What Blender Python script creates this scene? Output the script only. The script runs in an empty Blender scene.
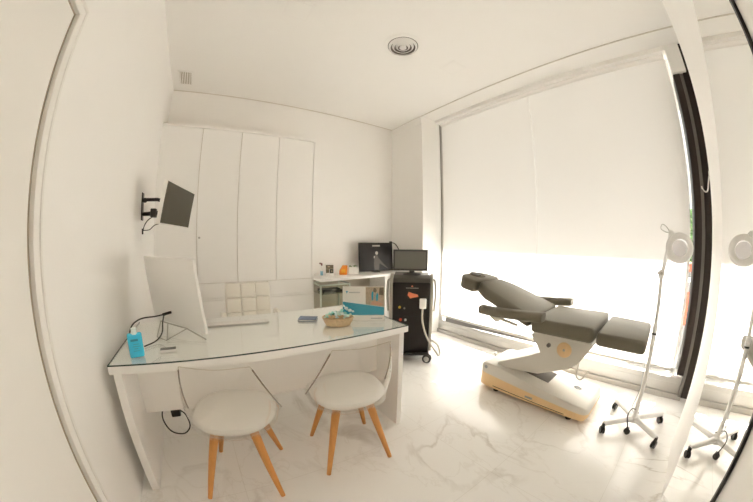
import bpy, bmesh, math, random
from mathutils import Vector, Matrix, Euler
R = math.radians
random.seed(7)
sc = bpy.context.scene
col = sc.collection
CH = 1.294                                     # camera height above the floor

# ------------------------------------------------------------------ camera (wide fisheye lens)
cd = bpy.data.cameras.new('camera'); cam = bpy.data.objects.new('camera', cd); col.objects.link(cam)
cd.type = 'PANO'; cd.sensor_fit = 'HORIZONTAL'; cd.sensor_width = 36.0; cd.sensor_height = 24.0
cd.clip_start = 0.02; cd.clip_end = 200
cd.panorama_type = 'FISHEYE_LENS_POLYNOMIAL'
cd.fisheye_fov = R(200)
cd.fisheye_polynomial_k0 = 0.0
cd.fisheye_polynomial_k1 = -7.51539218e-02
cd.fisheye_polynomial_k2 = -7.52124540e-05
cd.fisheye_polynomial_k3 = 3.31945058e-05
cd.fisheye_polynomial_k4 = -5.58451337e-07
Rm = ((0.830501905848591, 0.5568322088840789, 0.014299494086700112),
      (-0.5569589088132256, 0.8297765750929016, 0.035603501522677744),
      (0.007959791168057104, -0.03753300649257675, 0.999263686495306))
M4 = Matrix(((Rm[0][0], Rm[0][2], -Rm[0][1], 0), (Rm[1][0], Rm[1][2], -Rm[1][1], 0), (Rm[2][0], Rm[2][2], -Rm[2][1], CH), (0, 0, 0, 1)))
cam.matrix_world = M4
sc.camera = cam

# ------------------------------------------------------------------ sky, sun, exposure
w = bpy.data.worlds.new('sky'); sc.world = w; w.use_nodes = True
bg = w.node_tree.nodes['Background']; bg.inputs[0].default_value = (0.92, 0.96, 1.0, 1); bg.inputs[1].default_value = 2.2
sd = bpy.data.lights.new('sun', 'SUN'); sd.energy = 34.0; sd.angle = R(0.6); sd.color = (1.0, 0.981, 0.95)
sun = bpy.data.objects.new('sun', sd); col.objects.link(sun)
SUN_DIR = Vector((-1.0, 0.36, -1.02)).normalized()
sun.rotation_euler = SUN_DIR.to_track_quat('-Z', 'Y').to_euler(); sun.location = (8, 0, 8)
sc.view_settings.view_transform = 'Standard'; sc.view_settings.look = 'None'
sc.view_settings.gamma = 1.0; sc.view_settings.use_curve_mapping = False
sc.view_settings.exposure = 0.96
sc.cycles.max_bounces = 20; sc.cycles.diffuse_bounces = 14; sc.cycles.glossy_bounces = 6
sc.cycles.transmission_bounces = 12; sc.cycles.transparent_max_bounces = 24
sc.cycles.sample_clamp_indirect = 8.0

# ------------------------------------------------------------------ materials
def mat(name, c, rough=0.5, metal=0.0, spec=0.5, bump=0.0, bscale=40, var=0.0, vscale=6, coat=0.0, emis=None):
    m = bpy.data.materials.new(name); m.use_nodes = True
    nt = m.node_tree; b = nt.nodes['Principled BSDF']
    b.inputs['Base Color'].default_value = (*c, 1); b.inputs['Roughness'].default_value = rough
    b.inputs['Metallic'].default_value = metal; b.inputs['Specular IOR Level'].default_value = spec
    b.inputs['Coat Weight'].default_value = coat
    tc = nt.nodes.new('ShaderNodeTexCoord')
    n = nt.nodes.new('ShaderNodeTexNoise'); n.inputs['Scale'].default_value = vscale; n.inputs['Detail'].default_value = 4
    nt.links.new(tc.outputs['Object'], n.inputs['Vector'])
    if var:
        mx = nt.nodes.new('ShaderNodeMixRGB'); mx.inputs[1].default_value = (*[x*(1-var) for x in c], 1)
        mx.inputs[2].default_value = (*[min(1, x*(1+var)) for x in c], 1)
        nt.links.new(n.outputs['Fac'], mx.inputs[0]); nt.links.new(mx.outputs[0], b.inputs['Base Color'])
    if bump:
        n2 = nt.nodes.new('ShaderNodeTexNoise'); n2.inputs['Scale'].default_value = bscale; n2.inputs['Detail'].default_value = 3
        nt.links.new(tc.outputs['Object'], n2.inputs['Vector'])
        bp = nt.nodes.new('ShaderNodeBump'); bp.inputs['Strength'].default_value = bump; bp.inputs['Distance'].default_value = 0.003
        nt.links.new(n2.outputs['Fac'], bp.inputs['Height']); nt.links.new(bp.outputs[0], b.inputs['Normal'])
    return m

def clear_mat(name, tint, gloss=1.0, ior=1.45, rough=0.02):
    m = bpy.data.materials.new(name); m.use_nodes = True; nt = m.node_tree; nt.nodes.clear()
    o = nt.nodes.new('ShaderNodeOutputMaterial'); t = nt.nodes.new('ShaderNodeBsdfTransparent'); t.inputs[0].default_value = (*tint, 1)
    g = nt.nodes.new('ShaderNodeBsdfGlossy'); g.inputs['Roughness'].default_value = rough; g.inputs[0].default_value = (gloss, gloss, gloss, 1)
    lw = nt.nodes.new('ShaderNodeLayerWeight'); lw.inputs['Blend'].default_value = 0.5
    pw = nt.nodes.new('ShaderNodeMath'); pw.operation = 'POWER'; pw.inputs[1].default_value = 4.0; nt.links.new(lw.outputs['Facing'], pw.inputs[0])
    f = nt.nodes.new('ShaderNodeMapRange'); f.inputs['To Min'].default_value = ((ior-1)/(ior+1))**2; f.inputs['To Max'].default_value = 0.85
    nt.links.new(pw.outputs[0], f.inputs['Value'])
    mx = nt.nodes.new('ShaderNodeMixShader')
    nt.links.new(f.outputs[0], mx.inputs[0]); nt.links.new(t.outputs[0], mx.inputs[1]); nt.links.new(g.outputs[0], mx.inputs[2])
    nt.links.new(mx.outputs[0], o.inputs[0]); return m

def blind_mat():
    m = bpy.data.materials.new('blind_fabric'); m.use_nodes = True; nt = m.node_tree; nt.nodes.clear()
    o = nt.nodes.new('ShaderNodeOutputMaterial')
    d = nt.nodes.new('ShaderNodeBsdfDiffuse'); d.inputs[0].default_value = (0.88, 0.865, 0.845, 1)
    t = nt.nodes.new('ShaderNodeBsdfTranslucent'); t.inputs[0].default_value = (0.95, 0.928, 0.91, 1)
    tr = nt.nodes.new('ShaderNodeBsdfTransparent')
    tc = nt.nodes.new('ShaderNodeTexCoord'); wv = nt.nodes.new('ShaderNodeTexNoise'); wv.inputs['Scale'].default_value = 3
    nt.links.new(tc.outputs['Object'], wv.inputs['Vector'])
    mr = nt.nodes.new('ShaderNodeMapRange'); mr.inputs['To Min'].default_value = 0.50; mr.inputs['To Max'].default_value = 0.56
    nt.links.new(wv.outputs['Fac'], mr.inputs['Value'])
    a = nt.nodes.new('ShaderNodeMixShader'); nt.links.new(mr.outputs[0], a.inputs[0]); nt.links.new(d.outputs[0], a.inputs[1]); nt.links.new(t.outputs[0], a.inputs[2])
    b = nt.nodes.new('ShaderNodeMixShader'); b.inputs[0].default_value = 0.05
    nt.links.new(a.outputs[0], b.inputs[1]); nt.links.new(tr.outputs[0], b.inputs[2]); nt.links.new(b.outputs[0], o.inputs[0])
    return m

def marble_mat():
    m = mat('marble_tile', (0.8, 0.76, 0.7), rough=0.16, spec=0.5)
    nt = m.node_tree; b = nt.nodes['Principled BSDF']; L = nt.links.new
    tc = nt.nodes.new('ShaderNodeTexCoord')
    def vein(scale, dist, lo, hi, seed):
        mp = nt.nodes.new('ShaderNodeMapping'); mp.inputs['Location'].default_value = (seed, seed*2, 0); mp.inputs['Rotation'].default_value = (0, 0, 0.7)
        mp.inputs['Scale'].default_value = (1, 0.55, 1)
        L(tc.outputs['Object'], mp.inputs[0])
        n = nt.nodes.new('ShaderNodeTexNoise'); n.inputs['Scale'].default_value = scale; n.inputs['Detail'].default_value = 6; n.inputs['Distortion'].default_value = dist
        L(mp.outputs[0], n.inputs['Vector'])
        s = nt.nodes.new('ShaderNodeMath'); s.operation = 'SUBTRACT'; s.inputs[1].default_value = 0.5; L(n.outputs['Fac'], s.inputs[0])
        ab = nt.nodes.new('ShaderNodeMath'); ab.operation = 'ABSOLUTE'; L(s.outputs[0], ab.inputs[0])
        r = nt.nodes.new('ShaderNodeMapRange'); r.inputs['From Min'].default_value = lo; r.inputs['From Max'].default_value = hi
        r.inputs['To Min'].default_value = 1; r.inputs['To Max'].default_value = 0; L(ab.outputs[0], r.inputs['Value'])
        return r.outputs[0]
    v1 = vein(1.5, 1.1, 0.0, 0.020, 3.1); v2 = vein(3.4, 0.8, 0.0, 0.012, 8.4)
    msk = nt.nodes.new('ShaderNodeTexNoise'); msk.inputs['Scale'].default_value = 1.7; L(tc.outputs['Object'], msk.inputs['Vector'])
    mk = nt.nodes.new('ShaderNodeMapRange'); mk.inputs['From Min'].default_value = 0.42; mk.inputs['From Max'].default_value = 0.65; L(msk.outputs['Fac'], mk.inputs['Value'])
    mu = nt.nodes.new('ShaderNodeMath'); mu.operation = 'MULTIPLY'; L(v1, mu.inputs[0]); L(mk.outputs[0], mu.inputs[1])
    m1 = nt.nodes.new('ShaderNodeMixRGB'); m1.inputs[1].default_value = (0.89, 0.875, 0.85, 1); m1.inputs[2].default_value = (0.50, 0.455, 0.40, 1)
    sc1 = nt.nodes.new('ShaderNodeMath'); sc1.operation = 'MULTIPLY'; sc1.inputs[1].default_value = 0.65; L(mu.outputs[0], sc1.inputs[0]); L(sc1.outputs[0], m1.inputs[0])
    m2 = nt.nodes.new('ShaderNodeMixRGB'); m2.inputs[2].default_value = (0.60, 0.555, 0.49, 1)
    sc2 = nt.nodes.new('ShaderNodeMath'); sc2.operation = 'MULTIPLY'; sc2.inputs[1].default_value = 0.2; L(v2, sc2.inputs[0]); L(sc2.outputs[0], m2.inputs[0]); L(m1.outputs[0], m2.inputs[1])
    br = nt.nodes.new('ShaderNodeTexBrick'); br.offset = 0.0; br.inputs['Scale'].default_value = 1.0
    br.inputs['Brick Width'].default_value = 1.2; br.inputs['Row Height'].default_value = 0.6; br.inputs['Mortar Size'].default_value = 0.0015
    br.inputs['Color1'].default_value = (1, 1, 1, 1); br.inputs['Color2'].default_value = (1, 1, 1, 1); br.inputs['Mortar'].default_value = (0.88, 0.87, 0.85, 1)
    L(tc.outputs['Object'], br.inputs['Vector'])
    m3 = nt.nodes.new('ShaderNodeMixRGB'); m3.blend_type = 'MULTIPLY'; m3.inputs[0].default_value = 1; L(m2.outputs[0], m3.inputs[1]); L(br.outputs['Color'], m3.inputs[2])
    L(m3.outputs[0], b.inputs['Base Color'])
    return m

def wood_mat(name, c1, c2, rough=0.45):
    m = mat(name, c1, rough=rough); nt = m.node_tree; b = nt.nodes['Principled BSDF']; L = nt.links.new
    tc = nt.nodes.new('ShaderNodeTexCoord'); mp = nt.nodes.new('ShaderNodeMapping'); mp.inputs['Scale'].default_value = (14, 14, 1.5); L(tc.outputs['Object'], mp.inputs[0])
    n = nt.nodes.new('ShaderNodeTexNoise'); n.inputs['Scale'].default_value = 5; n.inputs['Detail'].default_value = 5; L(mp.outputs[0], n.inputs['Vector'])
    mx = nt.nodes.new('ShaderNodeMixRGB'); mx.inputs[1].default_value = (*c1, 1); mx.inputs[2].default_value = (*c2, 1); L(n.outputs['Fac'], mx.inputs[0]); L(mx.outputs[0], b.inputs['Base Color'])
    return m

M = dict(
    wall=mat('wall_paint', (0.919, 0.904, 0.882), 0.75, bump=0.08, bscale=90, var=0.01),
    ceil=mat('ceiling_paint', (0.931, 0.917, 0.895), 0.85, var=0.01),
    white=mat('white_lacquer', (0.919, 0.904, 0.882), 0.38, var=0.01),
    doorw=mat('white_door_paint', (0.86, 0.84, 0.805), 0.45, var=0.01),
    gap=mat('shadow_gap', (0.36, 0.30, 0.23), 0.9),
    marble=marble_mat(),
    blind=blind_mat(),
    alu=mat('white_aluminium', (0.46, 0.44, 0.41), 0.4, metal=0.2),
    greyalu=mat('grey_aluminium', (0.32, 0.30, 0.28), 0.4, metal=0.3),
    dark=mat('dark_frame', (0.028, 0.02, 0.016), 0.45, spec=0.25),
    darkmid=mat('dark_frame_seal', (0.16, 0.145, 0.13), 0.5),
    glass=clear_mat('window_glass', (0.97, 0.98, 0.97), ior=1.3),
    sheet=clear_mat('desk_glass', (0.985, 0.993, 0.986), ior=1.5),
    sheetedge=mat('glass_edge', (0.05, 0.085, 0.075), 0.15),
    cabglass=clear_mat('cabinet_glass', (0.82, 0.84, 0.78), ior=1.5),
    acryl=clear_mat('clear_plastic', (0.975, 0.972, 0.965), ior=1.38),
    acryledge=mat('edge_refraction_brown', (0.24, 0.19, 0.14), 0.12),  # dark brown stands in for refraction along the clear edge
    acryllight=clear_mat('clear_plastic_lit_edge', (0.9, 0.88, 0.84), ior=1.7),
    seat=mat('seat_leatherette', (0.90, 0.88, 0.84), 0.5, bump=0.1, bscale=160),
    beech=wood_mat('beech_wood', (0.60, 0.26, 0.065), (0.74, 0.36, 0.11)),
    veneer=wood_mat('maple_veneer', (0.78, 0.55, 0.29), (0.86, 0.62, 0.35)),
    taupe=mat('taupe_upholstery', (0.185, 0.168, 0.128), 0.6, spec=0.2, bump=0.15, bscale=220, var=0.06),
    benchbody=mat('bench_shell', (0.68, 0.65, 0.59), 0.4, var=0.02),
    black=mat('black_plastic', (0.02, 0.018, 0.016), 0.38),
    blackgloss=mat('black_gloss', (0.017, 0.013, 0.011), 0.35, spec=0.3),
    screen=mat('grey_screen', (0.155, 0.15, 0.13), 0.22),
    tvscreen=mat('dim_screen', (0.07, 0.062, 0.042), 0.4, spec=0.25),
    silver=mat('silver_side', (0.42, 0.39, 0.34), 0.35, metal=0.4),
    plastic=mat('white_plastic', (0.88, 0.86, 0.83), 0.35),
    iplastic=mat('pale_aluminium', (0.90, 0.88, 0.86), 0.42),
    chrome=mat('chrome', (0.75, 0.73, 0.70), 0.12, metal=1.0),
    steel=mat('brushed_steel', (0.5, 0.48, 0.44), 0.35, metal=0.8),
    lampwhite=mat('lamp_enamel', (0.80, 0.79, 0.78), 0.3),
    lens=clear_mat('lens_glass', (0.80, 0.79, 0.80), ior=1.6),
    mirror=mat('mirror_silver', (0.93, 0.925, 0.90), 0.0, metal=1.0),
    red=mat('red_plastic', (0.75, 0.08, 0.03), 0.4),
    orange=mat('orange_plastic', (0.90, 0.30, 0.03), 0.35),
    coral=mat('coral_logo', (0.85, 0.25, 0.12), 0.4),
    yellow=mat('yellow_plastic', (0.75, 0.50, 0.05), 0.4),
    blue=mat('blue_gel', (0.06, 0.58, 0.86), 0.15, var=0.04),
    bluedk=mat('blue_print', (0.015, 0.22, 0.36), 0.4),
    bluecap=mat('pale_blue_cap', (0.72, 0.84, 0.86), 0.2),
    cyan=mat('leaflet_blue', (0.0, 0.35, 0.52), 0.4),
    paper=mat('white_paper', (0.92, 0.91, 0.88), 0.6),
    ink=mat('grey_ink', (0.35, 0.38, 0.40), 0.6),
    skin=mat('print_skin', (0.62, 0.36, 0.24), 0.5),
    printdk=mat('print_dark', (0.16, 0.13, 0.08), 0.5, var=0.5, vscale=60),
    printtan=mat('print_tan', (0.52, 0.42, 0.30), 0.5, var=0.35, vscale=50),
    note=mat('blue_cover', (0.14, 0.18, 0.27), 0.45),
    wicker=mat('wicker', (0.66, 0.50, 0.31), 0.6, bump=1.0, bscale=120, var=0.35, vscale=70),
    teal=mat('teal_wrap', (0.30, 0.70, 0.64), 0.3), mint=mat('mint_wrap', (0.62, 0.84, 0.77), 0.3),
    green=mat('deep_green_wrap', (0.07, 0.36, 0.24), 0.3), aqua=mat('pale_aqua_wrap', (0.70, 0.86, 0.88), 0.25),
    cream=mat('cream_leatherette', (0.90, 0.87, 0.80), 0.5, bump=0.1, bscale=150),
    kbd=mat('keyboard_keys', (0.84, 0.82, 0.79), 0.45),
    hose=mat('grey_hose', (0.55, 0.52, 0.46), 0.45),
    poster=mat('dark_display', (0.035, 0.027, 0.02), 0.16, var=0.3, vscale=9),
    figure=mat('display_picture', (0.085, 0.068, 0.052), 0.3), figlight=mat('display_light_print', (0.50, 0.46, 0.40), 0.4),
    pave=mat('pavement', (0.30, 0.28, 0.25), 0.8, var=0.1, vscale=3, bump=0.3),
    facade=mat('facade_render', (0.45, 0.42, 0.38), 0.85, var=0.05), facade2=mat('facade_window', (0.35, 0.36, 0.36), 0.2),
    leaf=mat('leaf', (0.14, 0.24, 0.09), 0.6, var=0.4, vscale=20), signred=mat('sign_red', (0.80, 0.10, 0.05), 0.5), signgrey=mat('sign_grey', (0.2, 0.2, 0.2), 0.5),
)

# ------------------------------------------------------------------ mesh helpers
class MB:
    def __init__(s): s.bm = bmesh.new()
    def _new(s, fn, mx=None, bev=0, seg=3, mi=0):
        t = bmesh.new(); fn(t)
        if bev: bmesh.ops.bevel(t, geom=list(t.edges), offset=bev, segments=seg, profile=0.5, affect='EDGES', clamp_overlap=True)
        if mx is not None: bmesh.ops.transform(t, matrix=mx, verts=t.verts)
        for f in t.faces: f.material_index = mi
        me = bpy.data.meshes.new('tmp'); t.to_mesh(me); t.free(); s.bm.from_mesh(me); bpy.data.meshes.remove(me); return s
    def box(s, x0, x1, y0, y1, z0, z1, bev=0, seg=3, mx=None, mi=0):
        def fn(t):
            bmesh.ops.create_cube(t, size=1)
            bmesh.ops.scale(t, vec=(x1-x0, y1-y0, z1-z0), verts=t.verts); bmesh.ops.translate(t, vec=((x0+x1)/2, (y0+y1)/2, (z0+z1)/2), verts=t.verts)
        return s._new(fn, mx, bev, seg, mi)
    def prism(s, pts, axis, a, b, bev=0, seg=2, mx=None, mi=0):
        """polygon pts in the two other axes (x,y / x,z / y,z order), extruded along axis from a to b"""
        def P(p, c): return {'x': (c, p[0], p[1]), 'y': (p[0], c, p[1]), 'z': (p[0], p[1], c)}[axis]
        def fn(t):
            A = [t.verts.new(P(p, a)) for p in pts]; B = [t.verts.new(P(p, b)) for p in pts]; n = len(pts)
            t.faces.new(A); t.faces.new(B[::-1])
            for i in range(n): t.faces.new((A[i], B[i], B[(i+1) % n], A[(i+1) % n]))
            bmesh.ops.recalc_face_normals(t, faces=t.faces)
        return s._new(fn, mx, bev, seg, mi)
    def loft(s, rings, close=True, caps=True, mx=None, mi=0):
        def fn(t):
            V = [[t.verts.new(p) for p in r] for r in rings]; n = len(rings[0])
            for a, b in zip(V, V[1:]):
                for i in range(n if close else n-1): t.faces.new((a[i], a[(i+1) % n], b[(i+1) % n], b[i]))
            if caps and close: t.faces.new(V[0][::-1]); t.faces.new(V[-1])
            bmesh.ops.recalc_face_normals(t, faces=t.faces)
        return s._new(fn, mx, 0, 0, mi)
    def tube(s, pts, r, n=10, mi=0, smooth=0, mx=None):
        pts = [Vector(p) for p in pts]
        if smooth: pts = spline(pts, smooth)
        rr = r if isinstance(r, (list, tuple)) else [r]*len(pts)
        if len(rr) != len(pts): rr = [rr[0]+(rr[-1]-rr[0])*i/(len(pts)-1) for i in range(len(pts))]
        rings = []; up = Vector((0.13, 0.21, 0.97)).normalized(); pn = None
        for i, p in enumerate(pts):
            d = (pts[min(i+1, len(pts)-1)]-pts[max(i-1, 0)]).normalized()
            u = (pn if pn is not None else (up if abs(d.dot(up)) < 0.95 else Vector((1, 0, 0))))
            u = (u-d*u.dot(d)).normalized(); v = d.cross(u); pn = u
            rings.append([p+(u*math.cos(2*math.pi*k/n)+v*math.sin(2*math.pi*k/n))*rr[i] for k in range(n)])
        return s.loft(rings, mi=mi, mx=mx)
    def lathe(s, prof, n=28, c=(0, 0, 0), mx=None, mi=0, caps=True):
        rings = [[(c[0]+r*math.cos(2*math.pi*k/n), c[1]+r*math.sin(2*math.pi*k/n), c[2]+z) for k in range(n)] for r, z in prof]
        return s.loft(rings, mx=mx, mi=mi, caps=caps)
    def ball(s, c, r, n=14, sc3=(1, 1, 1), mx=None, mi=0):
        def fn(t):
            bmesh.ops.create_uvsphere(t, u_segments=n, v_segments=max(6, n//2+2), radius=r)
            bmesh.ops.scale(t, vec=sc3, verts=t.verts); bmesh.ops.translate(t, vec=c, verts=t.verts)
        return s._new(fn, mx, 0, 0, mi)
    def build(s, name, m, parent=None, label=None, smooth=None, loc=None, rot=None):
        me = bpy.data.meshes.new(name); s.bm.to_mesh(me); s.bm.free()
        for x in (m if isinstance(m, (list, tuple)) else [m]): me.materials.append(x)
        o = bpy.data.objects.new(name, me); col.objects.link(o)
        for p in me.polygons: p.use_smooth = True
        try: me.set_sharp_from_angle(angle=R(38))
        except Exception: pass
        if parent is not None: o.parent = parent
        if label: o['label'] = label
        if loc: o.location = loc
        if rot: o.rotation_euler = rot
        return o

def spline(pts, k):
    out = []; n = len(pts)
    for i in range(n-1):
        p0 = pts[max(i-1, 0)]; p1 = pts[i]; p2 = pts[i+1]; p3 = pts[min(i+2, n-1)]
        for j in range(k):
            t = j/k
            out.append(0.5*((2*p1)+(p2-p0)*t+(2*p0-5*p1+4*p2-p3)*t*t+(3*p1-p0-3*p2+p3)*t**3))
    return out+[pts[-1]]

def tag(o, label, cat, group=None, kind=None):
    o['label'] = label; o['category'] = cat
    if group: o['group'] = group
    if kind: o['kind'] = kind
    return o
def thing(name, label, cat, loc=(0, 0, 0), rz=0.0, group=None):
    o = bpy.data.objects.new(name, None); col.objects.link(o); o.empty_display_size = 0.1
    o.location = loc; o.rotation_euler = (0, 0, rz); return tag(o, label, cat, group)
def struct(name, mb, m, label=None, parent=None):
    o = mb.build(name, m, parent)
    if parent is None: o['kind'] = 'structure'; o['category'] = 'room'
    if label: o['label'] = label
    return o
def copy_tree(o, parent=None):
    c = o.copy(); col.objects.link(c); c.parent = parent
    for ch in list(o.children): copy_tree(ch, c)
    return c
def rotz(a): return Matrix.Rotation(a, 4, 'Z')
def T(x, y, z): return Matrix.Translation((x, y, z))
def frame(o, ex, ey, ez):
    """matrix with origin o and axes ex, ey, ez"""
    ex, ey, ez = Vector(ex).normalized(), Vector(ey).normalized(), Vector(ez).normalized()
    return Matrix(((ex.x, ey.x, ez.x, o[0]), (ex.y, ey.y, ez.y, o[1]), (ex.z, ey.z, ez.z, o[2]), (0, 0, 0, 1)))

# ================================================================== the room
XL, XR, YB, YN, ZC = -0.57, 2.52, 3.35, -0.31, 3.03
XG = 2.87                                       # window plane behind the reveal
struct('floor', MB().box(XL-0.15, 3.02, YN-0.6, YB+0.15, -0.12, 0), M['marble'], 'white marble tile floor with grey veins')
struct('ceiling', MB().box(XL-0.15, 3.02, YN-0.6, YB+0.15, ZC, ZC+0.15), M['ceil'], 'flat white ceiling')
struct('wall_left', MB().box(XL-0.12, XL, YN-0.6, YB+0.12, 0, ZC), M['wall'], 'white wall on the left with the door and the screen bracket')
struct('wall_back', MB().box(XL-0.12, 3.02, YB, YB+0.12, 0, ZC), M['wall'], 'white back wall')
struct('wall_right', MB().box(XR, 3.02, 2.67, YB, 0, ZC), M['wall'], 'white wall pier between back wall and window')
struct('wall_front', MB().box(XL-0.12, 2.17, YN-0.6, YN-0.007, 0, ZC), M['wall'], 'white wall carrying the mirror')
# end wall of the window bay, beyond the mirror wall
struct('wall_side', MB().box(2.17, 3.02, YN-0.6, YN-0.36, 0, ZC), M['wall'])
# shadow gap around the ceiling, with a low band under it
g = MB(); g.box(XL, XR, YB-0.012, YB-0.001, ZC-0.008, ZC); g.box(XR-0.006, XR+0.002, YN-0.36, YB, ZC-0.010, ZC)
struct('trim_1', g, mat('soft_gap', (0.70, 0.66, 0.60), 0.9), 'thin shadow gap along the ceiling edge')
struct('trim_2', MB().box(XR-0.016, XR-0.001, 2.67, YB, ZC-0.105, ZC-0.012), M['wall'])
# down-stand above the dark frame
struct('trim_3', MB().box(2.775, 2.95, -0.386, -0.262, 2.745, ZC), M['ceil'], 'white box at the end of the window head')

# door on the left wall
dr = bpy.data.objects.new('door_1', None); col.objects.link(dr); dr['kind'] = 'structure'; dr['category'] = 'room'; dr['label'] = 'white door on the left wall seen at the edge'
MB().box(XL-0.001, XL+0.006, YN, 0.872, 0.005, 2.012).build('door_leaf', M['doorw'], dr)
g = MB(); g.box(XL-0.001, XL+0.003, 0.872, 0.887, 0.0, 2.026); g.box(XL-0.001, XL+0.003, YN, 0.872, 2.012, 2.026)
g.build('door_gap', M['gap'], dr, 'dark gap between leaf and casing')
c = MB()
prof = [(0.0, 0.0), (0.0, 0.020), (0.008, 0.026), (0.024, 0.026), (0.028, 0.016), (0.033, 0.016), (0.037, 0.024), (0.048, 0.024), (0.052, 0.012), (0.064, 0.010), (0.066, 0.0)]
c.prism([(XL+d, 0.886+a) for a, d in prof], 'z', 0.0, 2.025+0.0)
rings = []
for yy in (YN, 0.886): rings.append([(XL+d, yy if yy < 0 else 0.886+a, 2.025+a) for a, d in prof])
c.loft(rings)
c.loft([[(XL+d, 0.886+a, 2.025) for a, d in prof], [(XL+d, 0.886+a, 2.025+a) for a, d in prof]])
c.build('door_casing', M['doorw'], dr, 'white moulded casing around the door')

# window: frame, glass, bottom rail
wn = bpy.data.objects.new('window_1', None); col.objects.link(wn); wn['kind'] = 'structure'; wn['category'] = 'room'; wn['label'] = 'large floor to ceiling shop window behind the blinds'
MB().box(XG+0.03, XG+0.036, -0.9, 2.67, 0.19, ZC).build('glass', M['glass'], wn)
f = MB(); f.box(XG, XG+0.07, -0.36, 2.67, 0.14, 0.19, 0.004, 1); f.box(XG-0.02, XG+0.08, -0.36, 2.67, 0.0, 0.05); f.box(XG+0.005, XG+0.06, -0.36, 2.67, 0.05, 0.14)
f.build('bottom_rail', M['alu'], wn, 'pale metal rail along the foot of the window')
MB().prism([(0.9, 0.232), (2.53, 0.180), (2.53, 0.248), (0.9, 0.246)], 'x', XG-0.006, XG+0.004).build('under_blind_strip', mat('strip_grey', (0.12, 0.11, 0.10), 0.6), wn, 'dark grey strip in the gap under the blinds')  # dark strip between rail and hem, tapering along the window
f = MB(); f.box(XG, XG+0.07, 2.60, 2.67, 0.19, ZC, 0.003, 1)
f.build('mullion', M['alu'], wn)
MB().box(2.80, 3.02, -0.325, -0.262, 0.24, 2.745, 0.006, 2).build('dark_upright', M['dark'], wn, 'dark brown metal upright at the window end')
MB().box(2.80, 3.02, -0.60, -0.352, 0.05, 2.745, 0.006, 2).build('dark_upright', M['dark'], wn, 'dark brown metal upright at the window end')
MB().box(2.80, 2.90, -0.60, -0.388, 2.745, ZC).build('dark_upright', M['dark'], wn)
MB().box(2.815, 2.98, -0.352, -0.325, 0.05, 2.745).build('seal_strip', M['darkmid'], wn, 'paler strip between the dark uprights')

# ================================================================== outside
struct('ground', MB().box(3.02, 16, -8, 12, -0.15, -0.02), M['pave'], 'sunlit pavement outside the window')
t = thing('building', 'pale building across the street, seen faintly past the blind edge', 'building', (11, 1, 0))
MB().box(0, 2, -8, 9, 0.0, 7.0).build('facade', M['facade'], t)
for k in range(7):
    MB().box(-0.04, 0.02, -7+2.2*k, -5.9+2.2*k, 1.0, 2.6, 0.02, 1).build('window', M['facade2'], t)
struct('blind_shade_slab', MB().box(3.03, 4.88, -4, 7, 3.24, 3.40), M['facade'], 'unseen slab added outside to shade the upper blinds')  # unseen slab, sized so its shadow covers the upper blinds
b = MB()
for k in range(110):
    a, rr = random.uniform(0, 6.28), random.uniform(0, 0.26)
    p = (rr*math.cos(a), rr*math.sin(a)*0.9, 1.45+random.uniform(-0.35, 0.35))
    b.ball(p, random.uniform(0.04, 0.08), 6, (1, 1, 0.6))
t = thing('street_shrub', 'green shrub outside, glimpsed between blind and dark upright', 'shrub', (4.9, -0.50, -0.02))
b.build('foliage', M['leaf'], t); MB().tube([(0, 0, 0), (0.02, 0, 0.6), (0, 0.02, 1.6)], [0.035, 0.02], 8).build('trunk', M['beech'], t)
t = thing('street_sign', 'red and white banded post outside, glimpsed below the shrub', 'post', (3.7, -0.335, -0.02))
for k, (z0, z1, mm) in enumerate(((0.5, 0.85, 'signred'), (0.85, 0.95, 'signgrey'), (0.95, 1.0, 'paper'), (1.0, 1.06, 'signgrey'), (1.06, 1.15, 'signred'))):
    MB().box(-0.05, 0.05, -0.05, 0.05, z0, z1, 0.004, 1).build('band', M[mm], t)
MB().box(-0.03, 0.03, -0.03, 0.03, 0, 0.5).build('post', M['signgrey'], t)

# ================================================================== roller blinds
def blind(y0, y1, label, x=2.84):
    t = thing('roller_blind', label, 'blind', (x, (y0+y1)/2, 0))
    h = (y1-y0)/2
    MB().box(-0.0008, 0.0008, -h, h, 0.275, 2.95).build('fabric', M['blind'], t)
    MB().tube([(0.0, -h, 2.955), (0.0, h, 2.955)], 0.028, 16).build('roller', M['blind'], t)
    MB().box(-0.008, 0.008, -h, h, 0.252, 0.280, 0.003, 1).build('hem_bar', M['alu'], t)
    return t
blind(1.243, 2.595, 'cream roller blind on the far left half of the window')
blind(-0.228, 1.240, 'cream roller blind behind the treatment bench and lamp')
MB().box(2.78, XG, -0.26, 2.66, 2.985, ZC).build('blind_pelmet', M['ceil'])
tag(bpy.data.objects['blind_pelmet'], 'slim cream pelmet strip along the top of both blinds', 'pelmet')

# ================================================================== mirror
t = thing('wall_mirror', 'large mirror with curved left edge and black strip on its right', 'mirror', (1.3, YN-0.002, 0))
edge = spline([Vector((x, 0, z)) for z, x in ((0.005, 1.545), (0.25, 1.60), (0.59, 1.672), (0.78, 1.716), (0.99, 1.750), (1.33, 1.775), (1.55, 1.762), (1.75, 1.715), (1.91, 1.64), (2.05, 1.53), (2.17, 1.40), (2.30, 1.20), (2.40, 1.0))], 4)
pts = [(p.x-1.3, p.z) for p in edge]+[(0.84-1.3, 2.45), (0.84-1.3, 0.005)]
MB().prism(pts, 'y', -0.004, 0.0).build('mirror_glass', M['mirror'], t)
MB().box(0.828-1.3, 0.842-1.3, -0.004, 0.006, 0.005, 2.45, 0.001, 1).build('edge_strip', M['black'], t, 'black strip down the mirror edge')

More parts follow.
